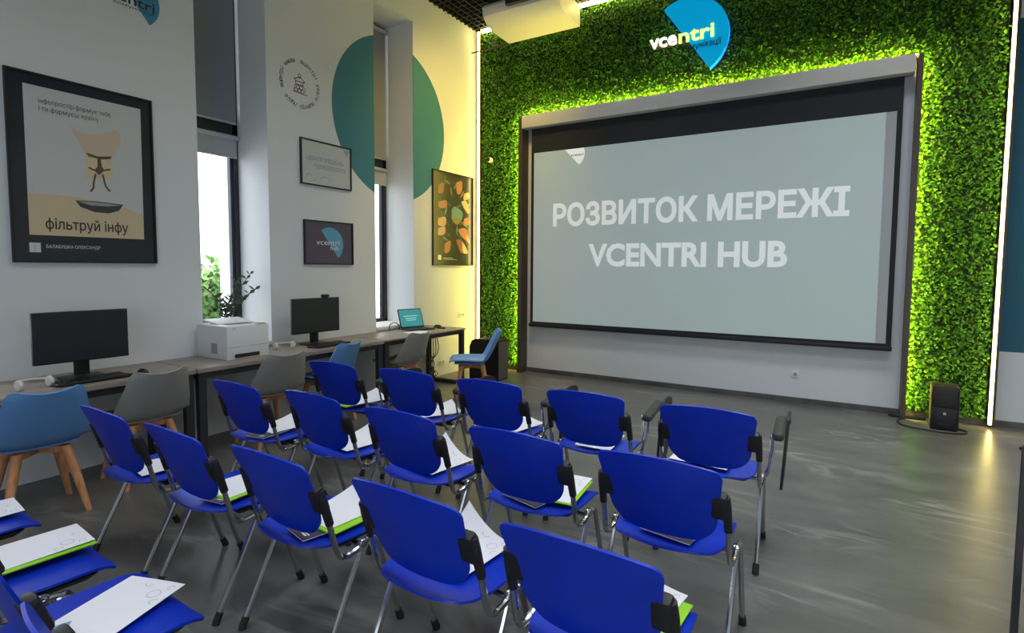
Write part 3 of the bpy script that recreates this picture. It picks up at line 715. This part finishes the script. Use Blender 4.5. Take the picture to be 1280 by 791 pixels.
tag(MB().tube(crv([(-4.60, 5.66, .757), (-4.55, 5.62, .757), (-4.50, 5.59, .757), (-4.45, 5.585, .757), (-4.42, 5.63, .757), (-4.50, 5.68, .757)]), .006).build('adapter_cable', MT['black']), 'short black cable coiled beside the laptop mouse', 'cable')
tag(MB().tube(crv([(-4.82, 5.02, .76), (-4.84, 5.06, .83), (-4.80, 5.12, .85), (-4.79, 5.17, .80), (-4.80, 5.18, .757)]), .006).build('power_cable', MT['black']), 'black cable looping over the desk left of the laptop', 'cable')
tag(MB().rbox((-4.45, 5.12, .752), (.21, .29, .003), .001).build('paper_sheet', MT['paper']), 'white paper sheet on the desk in front of the laptop', 'paper')
c_ = MB()
for k in range(4):
    c_.tube(crv([(-4.36+.01*k, 5.28+.02*k, .70), (-4.34, 5.24+.05*k, .50), (-4.36, 5.33-.03*k, .34), (-4.33, 5.23+.045*k, .22), (-4.36, 5.33, .13+.02*k), (-4.38, 5.26+.03*k, .30)]), .005, 6)
tag(c_.build('cable_bundle', MT['black']), 'tangle of black cables hanging under the corner desk', 'cable')
tag(MB().tube(crv([(-4.88, 6.12, .19), (-4.86, 6.02, .33), (-4.80, 5.93, .45), (-4.75, 5.82, .66)]), .004, 6).build('white_cord', MT['offwhite']), 'thin pale cord hanging from the desk end to the low socket', 'cord')

# ------------------------------------------------------------------ shell chairs
def shell_chair(kind, label, loc, rz):
    t = thing('shell_chair', label, 'chair', loc, rz, 'shell chairs at the desks')
    prof = crv([(.255, .452), (.225, .462), (.12, .452), (-.03, .434), (-.115, .440), (-.185, .485), (-.240, .575), (-.298, .695), (-.352, .802)], 4)
    wk = [0, .06, .3, .5, .62, .75, .9, .97, 1]; wv = [.15, .19, .228, .248, .256, .244, .206, .188, .172]
    n = len(prof); G = []
    for i, p in enumerate(prof):
        s_ = i/(n-1); hw = interp(wk, wv, s_); row = []
        bk = min(max((s_-.45)/.25, 0), 1)
        for j in range(15):
            u = -1+2*j/14; e = abs(u)**2.6
            x = u*hw; yy = p[0]+bk*.060*e; zz = p[1]+(1-bk)*.055*e*min(s_/.35, 1)
            if s_ > .9: zz += (.034*u*u-.016*max(0, abs(u)-.88)/.12)*((s_-.9)/.1)
            row.append((x, yy, zz))
        G.append(row[::-1])
    MB().shell(G, .014).build('seat_shell', MT['shellblue' if kind == 'blue' else 'shellgrey'], t, 60)
    cu = []
    for i in range(8):
        yy = .20-.34*i/7; row = []
        for j in range(9):
            u = -1+2*j/8; k = max(abs(u), abs(-1+2*i/7))
            row.append((u*.185, yy, .447+.018*(1-k**4)-.012*(1-u*u)))
        cu.append(row[::-1])
    MB().shell(cu, .012).build('seat_cushion', MT['shellblue' if kind == 'blue' else 'shellgrey'], t, 60)
    b_ = MB()
    b_.rbox((0, 0, .405), (.30, .05, .045), .006, Matrix.Rotation(PI/4, 3, 'Z')); b_.rbox((0, 0, .405), (.30, .05, .045), .006, Matrix.Rotation(-PI/4, 3, 'Z'))
    b_.build('cross_frame', MT['beech'], t)
    for sx_ in (-1, 1):
        for sy_ in (-1, 1):
            P = [Vector((sx_*.115, sy_*.115, .425)), Vector((sx_*.158, sy_*.158, .22)), Vector((sx_*.20, sy_*.20, 0))]
            lg_ = MB(); wds = (.030, .026, .017); vs_ = []; fs_ = []
            for i, p in enumerate(P):
                for k in range(8):
                    g_ = PI/8+k*PI/4; vs_.append(p+Vector((math.cos(g_), math.sin(g_), 0))*wds[i])
            for i in range(2):
                for k in range(8): fs_.append((i*8+k, (i+1)*8+k, (i+1)*8+(k+1) % 8, i*8+(k+1) % 8))
            fs_ += [tuple(range(8)), tuple(range(23, 15, -1))]
            lo_ = lg_.add(vs_, fs_).build('leg', MT['beech'], t, 50)
    return t
def face(dx, dy): return math.atan2(-dx, dy)
shell_chair('blue', 'pale blue shell chair with wooden legs at the desk under the large poster', (-4.27, 1.34, 0), face(-.98, .10))
shell_chair('grey', 'grey shell chair with wooden legs left of the printer', (-4.36, 1.995, 0), face(-1, .05))
shell_chair('grey', 'grey shell chair with wooden legs right of the printer', (-4.30, 2.98, 0), face(-1, .12))
shell_chair('blue', 'pale blue shell chair with wooden legs before the monitor with webcam', (-4.37, 3.66, 0), face(-.98, -.2))
shell_chair('grey', 'grey shell chair with wooden legs in front of the laptop', (-4.36, 4.72, 0), face(-1, -.02))
shell_chair('blue', 'pale blue shell chair turned sideways beside the corner loudspeaker', (-3.70, 5.22, 0), face(-.82, -.57))

# ------------------------------------------------------------------ blue conference chairs
def conf_chair():
    t = thing('conference_chair', 'x', 'chair', group='blue conference chairs')
    # seat shell
    G = []
    ys = [-.205, -.195, -.175, -.14, -.09, -.03, .04, .11, .16, .195, .217, .230, .236]
    ws = [.120, .150, .178, .200, .214, .222, .225, .225, .224, .220, .214, .206, .190]
    for yy, hw in zip(ys, ws):
        row = []
        for j in range(13):
            u = -1+2*j/12
            z = .462-.012*(1-u*u)+.016*max(0, (-.10-yy)/.1)**1.5-.030*max(0, (yy-.15)/.086)**2
            row.append((u*hw, yy, z))
        G.append(row)
    MB().shell(G, -.009).build('seat', MT['blue'], t, 50)
    u_ = MB(); u_.rbox((0, .055, .423), (.425, .255, .036), .012, taper=.80); u_.build('seat_tray', MT['black'], t)
    # backrest
    G = []; H = .302; rb, rtp = .085, .032; hw0 = .245
    tt = [0, .012, .035, .07, .11, .16, .22, .30, .4, .5, .6, .7, .78, .85, .90, .935, .965, .985, .996, 1]
    for t_ in tt:
        hw = hw0-.044*(1-t_)
        db = t_*H; dt = (1-t_)*H
        if db < rb: hw -= rb-math.sqrt(max(rb*rb-(rb-db)**2, 0))
        if dt < rtp: hw -= rtp-math.sqrt(max(rtp*rtp-(rtp-dt)**2, 0))
        row = []
        for j in range(15):
            u = -1+2*j/14; x = u*hw; s2 = (x/hw0)**2
            row.append((x, -.165-.112*t_-.012*t_*t_+.032*s2, .514+H*t_+.026*t_*(1-s2)-.016*(1-t_)*(1-s2)))
        G.append(row)
    MB().shell(G, -.008).build('backrest', MT['blue'], t, 50)
    for s in (-1, 1):
        rk = Matrix.Rotation(math.radians(19), 3, 'X')
        bk = MB().rbox((s*.220, -.184, .672), (.062, .044, .108), .012, rk)
        bk.tube([(s*.244, -.194, .712), (s*.246, -.184, .67), (s*.2495, -.156, .570)], [.016, .018, .016], 10)
        bk.build('bracket', MT['black'], t)
        MB().tube(crv([(s*.249, -.165, .60), (s*.250, -.140, .50), (s*.252, -.122, .440), (s*.254, -.095, .415), (s*.254, -.05, .413), (s*.254, .0, .424)], 5), .0115, 8).build('upright', MT['chrome'], t)
        for q, (yf, path) in enumerate(((-.212, [(0, .438), (-.012, .415), (-.035, .36), (-.20, .035)]), (.212, [(0, .438), (.045, .432), (.085, .39), (.20, .035)]))):
            pts = crv([(s*.255, y_, z_) for y_, z_ in path], 5)
            lg = MB().tube(pts, .0115, 8).build('leg', MT['chrome'], t)
            d = (Vector(pts[-1])-Vector(pts[-2])).normalized()
            e0 = Vector(pts[-1])-d*.012
            MB().tube([e0, Vector((s*.255, yf, .012)), Vector((s*.255, yf+d.y*.005, 0))], [.0155, .0165, .0165], 10).build('foot_cap', MT['rubber'], lg)
        MB().rbox((s*.254, .0, .436), (.030, .040, .034), .010).build('hub', MT['chrome'], t)
    MB().tube([(-.255, .01, .415), (.255, .01, .415)], .010, 8).build('crossbar', MT['chrome'], t)
    return t
def add_arm(t):
    a_ = MB().tube(crv([(.262, .0, .435), (.284, -.01, .47), (.296, -.06, .62), (.298, -.075, .69), (.310, -.05, .700)], 4), .007, 8)
    a_.tube(crv([(.270, .0, .455), (.300, .03, .55), (.302, .045, .66), (.312, .05, .695)], 4), .006, 8)
    arm = a_.build('arm_post', MT['chrome'], t)
    MB().rbox((.330, .03, .705), (.056, .30, .044), .019, Matrix.Rotation(.10, 3, 'X'), seg=3).build('arm_pad', MT['armpad'], t)
    h_ = MB().rbox((.352, .17, .715), (.05, .07, .035), .010); h_.build('tablet_hinge', MT['black'], t)
    pts = [(.11, .34), (.10, .52), (.12, .70), (.17, .745), (.32, .735), (.37, .66), (.36, .42), (.30, .345)]
    P = [p for p in crv([(y_, z_, 0) for y_, z_ in pts+[pts[0]]], 4)[:-1]]; n = len(P)
    xx = lambda z: .342+.022*(z-.33)/.4
    vs_ = [(xx(p.y)-.007, p.x, p.y) for p in P]+[(xx(p.y)+.007, p.x, p.y) for p in P]
    MB().add(vs_, [tuple(range(n)), tuple(range(2*n-1, n-1, -1))]+[(k, n+k, n+(k+1) % n, (k+1) % n) for k in range(n)]).build('writing_tablet', MT['black'], t)
TL = {'A1':(-3.516,2.799),'A2':(-2.872,2.862),'A3':(-2.166,2.882),'A4':(-1.511,2.915),'A5':(-.82,2.926),
      'B1':(-3.452,1.993),'B2':(-2.809,2.056),'B3':(-2.126,2.035),'B4':(-1.448,2.042),'B5':(-.806,2.059),
      'C1':(-3.407,1.257),'C2':(-2.768,1.267),'C3':(-2.127,1.296),'C4':(-1.427,1.31),'C5':(-.802,1.329)}
POS = {k: (x*.98667+.226, y*.98667+.275) for k, (x, y) in TL.items()}
for k_ in ('A1', 'A2', 'A3', 'A4', 'A5'): POS[k_] = (POS[k_][0]-.010, POS[k_][1])
for k_ in POS:
    if k_[0] in 'BC': POS[k_] = (POS[k_][0]-.013, POS[k_][1]-.012)
POS['C5'] = (POS['C5'][0]-.005, POS['C5'][1]-.025); POS['B5'] = (POS['B5'][0]+.0, POS['B5'][1]-.005); POS['A1'] = (POS['A1'][0]-.018, POS['A1'][1]); POS['A2'] = (POS['A2'][0]+.016, POS['A2'][1])
POS.update({'D1': (-3.13, .700), 'D2': (-2.495, .715), 'D3': (-1.92, .715), 'D4': (-1.255, .675)})
rowname = {'A': 'front', 'B': 'second', 'C': 'third', 'D': 'rearmost'}
place = {'1': 'nearest the desks', '2': 'second from the desks', '3': 'third from the desks', '4': 'fourth from the desks', '5': 'beside the open floor'}
where = lambda k: ('%s row, %s' % (rowname[k[0]], place[k[1]]))
proto = conf_chair(); protoA = dup(proto); add_arm(protoA)
used = {'A': False, 'O': False}
rrc = random.Random(5)
CH = {}
for k, (x, y) in POS.items():
    fam = 'A' if k[0] == 'A' else 'O'; src = protoA if fam == 'A' else proto
    o = src if not used[fam] else dup(src); used[fam] = True
    o.location = (x, y, 0); o.rotation_euler = (0, 0, math.radians({'A': 1.8, 'D': -3.5}.get(k[0], -1.2)+rrc.uniform(-.6, .6)))
    o['label'] = 'blue chair with %s, ' % ('folded writing tablet' if k[0] == 'A' else 'chrome legs') + where(k); CH[k] = o

# ------------------------------------------------------------------ handouts on the seats
def brochure(curl, seed):
    rq = random.Random(seed); w_, h_ = .225, .315; G = []
    f = lambda x, y: .004+curl*max(0, (y/h_-x/w_-.10))**2*.075+.004*math.sin(9*x+seed)*math.sin(7*y)
    for i in range(13):
        yy = -h_/2+h_*i/12
        G.append([(-w_/2+w_*j/8, yy, f(-w_/2+w_*j/8, yy)) for j in range(9)])
    m_ = MB().shell(G, -.0016)
    def mark(cx, cy, r, a0=0, a1=360):
        k0 = len(m_.v); m_.ring(cx, cy, r, .0014, 0, 1, a0, a1, 28)
        for i in range(k0, len(m_.v)): x, y, z = m_.v[i]; m_.v[i] = (x, y, f(x, y)+.0022)
    mark(.060, .085, .020); mark(.0, .130, .015, 190, 350); mark(.096, .05, .013, 60, 280); mark(.088, .125, .010, 20, 300)
    k0 = len(m_.v); m_.poly([(-.10, -.135), (-.045, -.118), (-.062, -.085), (-.075, -.10)], 0, 2); m_.text('vcentri', .022, T(-.07, -.135), .008, mi=3)
    for i in range(k0, len(m_.v)): x, y, z = m_.v[i]; m_.v[i] = (x, y, f(x, y)+.0022)
    return m_.build('brochure', [MT['paper'], MT['ink'], MT['print_blue'], MT['inkdark']], None, 50)
def folder():
    t = thing('folder', 'x', 'folder'); MB().rbox((0, 0, .0015), (.215, .31, .003), .0005).build('rear_cover', MT['lime'], t, 0)
    MB().rbox((0, 0, .0042), (.215, .305, .0018), .0004).build('front_cover', MT['lime'], t, 0); return t
def notebook():
    t = thing('notebook', 'x', 'notebook'); MB().rbox((0, 0, .004), (.155, .215, .006), .0006).build('pages', MT['paper'], t, 0)
    MB().rbox((0, 0, .0085), (.16, .22, .0025), .0006).build('cover', MT['plum'], t, 0)
    MB().box(.02, .055, -.09, -.082, .0098, .0101).box(.03, .062, -.078, -.072, .0098, .0101).build('cover_print', MT['inkwhite'], t, 0); return t
pb = [brochure(0.0, 1), brochure(.8, 2), brochure(1.8, 3)]; pf = folder(); pn = notebook()
cnt = {'brochure0': 0, 'brochure1': 0, 'brochure2': 0, 'folder': 0, 'notebook': 0}
#       kind, variant, dx, dy, rot(deg)   relative to the chair, bottom of the pile first
SEAT = {
 'A1': [('n',0,-.06,-.05,80),('f',0,-.02,.0,-8),('b',1,.02,.08,-16)], 'A2': [('b',1,.03,.09,-30)], 'A3': [('b',1,.03,.09,-12)], 'A4': [('b',0,.0,.04,4)], 'A5': [('b',0,-.06,.03,86)],
 'B1': [('n',0,.03,-.05,6),('b',1,.0,.10,-6)], 'B2': [('b',1,.015,.08,-8)], 'B3': [('b',2,.0,.075,-8)], 'B4': [('n',0,-.02,-.06,76),('f',0,.085,.07,6),('b',0,.065,.085,4)], 'B5': [('n',0,.01,-.05,80),('b',0,-.05,.05,86)],
 'C1': [('b',0,.01,.05,-10)], 'C2': [('n',0,.05,-.02,8),('f',0,.05,.06,2),('b',0,.03,.08,-4)], 'C3': [('n',0,.055,-.05,-14),('f',0,.085,.07,-4),('b',1,.045,.095,-6)],
 'C4': [('b',2,.0,.09,-4)], 'C5': [('f',0,.09,.06,-4),('b',1,.05,.10,-8)],
 'D1': [('b',0,-.04,.06,-7)], 'D2': [('n',0,-.10,.05,84),('f',0,-.05,.07,-4),('b',0,-.075,.07,-6)], 'D3': [('b',0,-.01,.065,17)], 'D4': [],
}
what = {'b': 'white printed brochure', 'f': 'lime green folder', 'n': 'dark plum notebook'}
for k, items in SEAT.items():
    x, y = POS[k]; z = .4675
    for kind, var, dx, dy, rot in items:
        src = pb[var] if kind == 'b' else (pf if kind == 'f' else pn)
        key = 'brochure%d' % var if kind == 'b' else ('folder' if kind == 'f' else 'notebook')
        o = src if cnt[key] == 0 else dup(src); cnt[key] += 1
        o.location = (x+dx, y+dy, z); o.rotation_euler = (0, 0, math.radians(rot))
        tag(o, what[kind]+' on chair in '+where(k), {'b': 'brochure', 'f': 'folder', 'n': 'notebook'}[kind], {'b': 'brochures on the seats', 'f': 'folders on the seats', 'n': 'notebooks on the seats'}[kind])
        z += {'b': .008, 'f': .006, 'n': .011}[kind]

# ------------------------------------------------------------------ loudspeakers and floor clutter
MT['spk'] = mat('loudspeaker_black', rgb(17, 17, 19), .6); MT['grille'] = noise_mix(mat('speaker_grille', rgb(40, 38, 36), .6), rgb(24, 23, 22), rgb(52, 50, 48), 160, 2)
MT['spkside'] = mat('speaker_side_grey', rgb(92, 88, 80), .55)
sp = thing('loudspeaker', 'small black loudspeaker on the floor before the right side of the leaf wall', 'loudspeaker', (.885, 6.76, 0), math.radians(-4))
MB().rbox((0, 0, .215), (.215, .24, .43), .015).build('cabinet', MT['spk'], sp)
MB().rbox((0, -.122, .32), (.175, .012, .19), .004).build('upper_grille', MT['grille'], sp)
MB().rbox((0, -.124, .12), (.195, .014, .20), .004).build('lower_panel', MT['black'], sp)
MB().rbox((0, -.132, .165), (.022, .004, .022), .001).build('badge', MT['alu'], sp); MB().box(-.05, .05, -.1335, -.131, .058, .064).build('front_print', MT['plum'], sp, 0)
MB().box(-.1105, -.1085, -.10, .10, .02, .41).build('side_trim', MT['spkside'], sp, 0); MB().box(.1075, .1095, -.118, -.105, .02, .41).build('edge_trim', MT['spkside'], sp, 0)
sp = thing('loudspeaker', 'large black loudspeaker standing in the left corner behind the turned chair', 'loudspeaker', (-4.22, 6.42, 0))
pr_ = [(-.235, 0), (.235, 0), (.235, .54), (.20, .56), (-.13, .56), (-.20, .53), (-.235, .45)]; n = len(pr_)
MB().add([(x, -.20, z) for x, z in pr_]+[(x, .06, z) for x, z in pr_], [tuple(range(n)), tuple(range(2*n-1, n-1, -1))]+[(k, n+k, n+(k+1) % n, (k+1) % n) for k in range(n)]).build('cabinet', MT['spk'], sp, 30)
MB().box(-.20, .20, -.212, -.20, .05, .50).build('grille', MT['black'], sp, 0)
MB().box(.235, .243, -.18, .05, .02, .53).build('side_panel', MT['spkside'], sp, 0)
MB().rbox((.20, -.225, .025), (.06, .05, .05), .012).build('foot', MT['rubber'], sp)
tag(MB().tube(crv([(.60, 6.98, .008), (.52, 6.80, .008), (.56, 6.62, .008), (.72, 6.55, .008), (.86, 6.52, .008), (1.0, 6.56, .008), (1.06, 6.66, .008), (1.0, 6.76, .008)]), .007, 6).build('speaker_cable', MT['black']), 'black cable looped on the floor around the small loudspeaker', 'cable')
ps_ = thing('power_strip', 'flat black power strip on the floor by the right edge of the screen niche', 'power strip', (.62, 6.99, 0), math.radians(-2))
MB().rbox((0, 0, .015), (.30, .05, .03), .006).build('housing', MT['black'], ps_); MB().rbox((-.15, 0, .018), (.03, .045, .034), .006).build('switch', MT['steel'], ps_)
tag(MB().tube(crv([(1.36, 6.30, .01), (1.45, 6.26, .012), (1.60, 6.28, .02), (1.8, 6.24, .01)]), .014, 8).build('floor_cable', MT['black']), 'thick black cable on the floor at the right picture edge', 'cable')
# loft-style rack: one black post and shelf ends enter at the lower right
rk_ = thing('shelf_rack', 'black metal rack with wooden shelves at the lower right picture edge', 'shelf rack', (.72, 1.43, 0))
for px_ in (-.364, .364):
    for py_ in (-.17, .17): MB().box(px_-.006, px_+.006, py_-.006, py_+.006, 0, 1.165).build('post', MT['frame_dark'], rk_, 0)
for z_ in (.20, .715, .868):
    MB().rbox((.004, 0, z_), (.70, .31, .022), .003).build('shelf', MT['beech'], rk_)
    b_ = MB()
    for py_ in (-.165, .165): b_.box(-.352, .352, py_-.006, py_+.006, z_-.032, z_-.012)
    b_.build('shelf_rail', MT['frame_dark'], rk_, 0)

# ------------------------------------------------------------------ outside the windows
struct(MB().box(-16, -6.25, -8, 14, -.4, -.2).build('ground', mat('paving', rgb(170, 170, 166), .9), smooth=0))
hg = thing('hedge', 'sunlit green hedge seen through the window behind the printer', 'hedge', (-8.6, 4.9, -.2))
V = []; Fc = []; rr = random.Random(9)
for _ in range(5500):
    p = Vector((rr.uniform(-.1, .5), rr.uniform(-1.7, 1.7), rr.uniform(.1, 1.75)+rr.gauss(0, .08)))
    leaf(V, Fc, p, Vector((1, rr.gauss(0, .5), rr.gauss(.2, .5))), rr.uniform(.07, .13), rr.uniform(0, 6.28))
MB().add(V, Fc).build('foliage', MT['hedge'], hg, 0, 'stuff')
MB().box(-.5, -.1, -1.7, 1.7, 0, 1.6).build('branches', MT['leafdark'], hg, 0)
cl = thing('building_column', 'white outdoor building column seen through the window behind the printer', 'column', (-6.7, 4.28, -.2))
MB().box(-.15, .15, -.19, .19, .1, 5.5).build('shaft', MT['white'], cl, 0); MB().box(-.2, .2, -.24, .24, 0, .1).build('plinth', MT['white'], cl, 0)
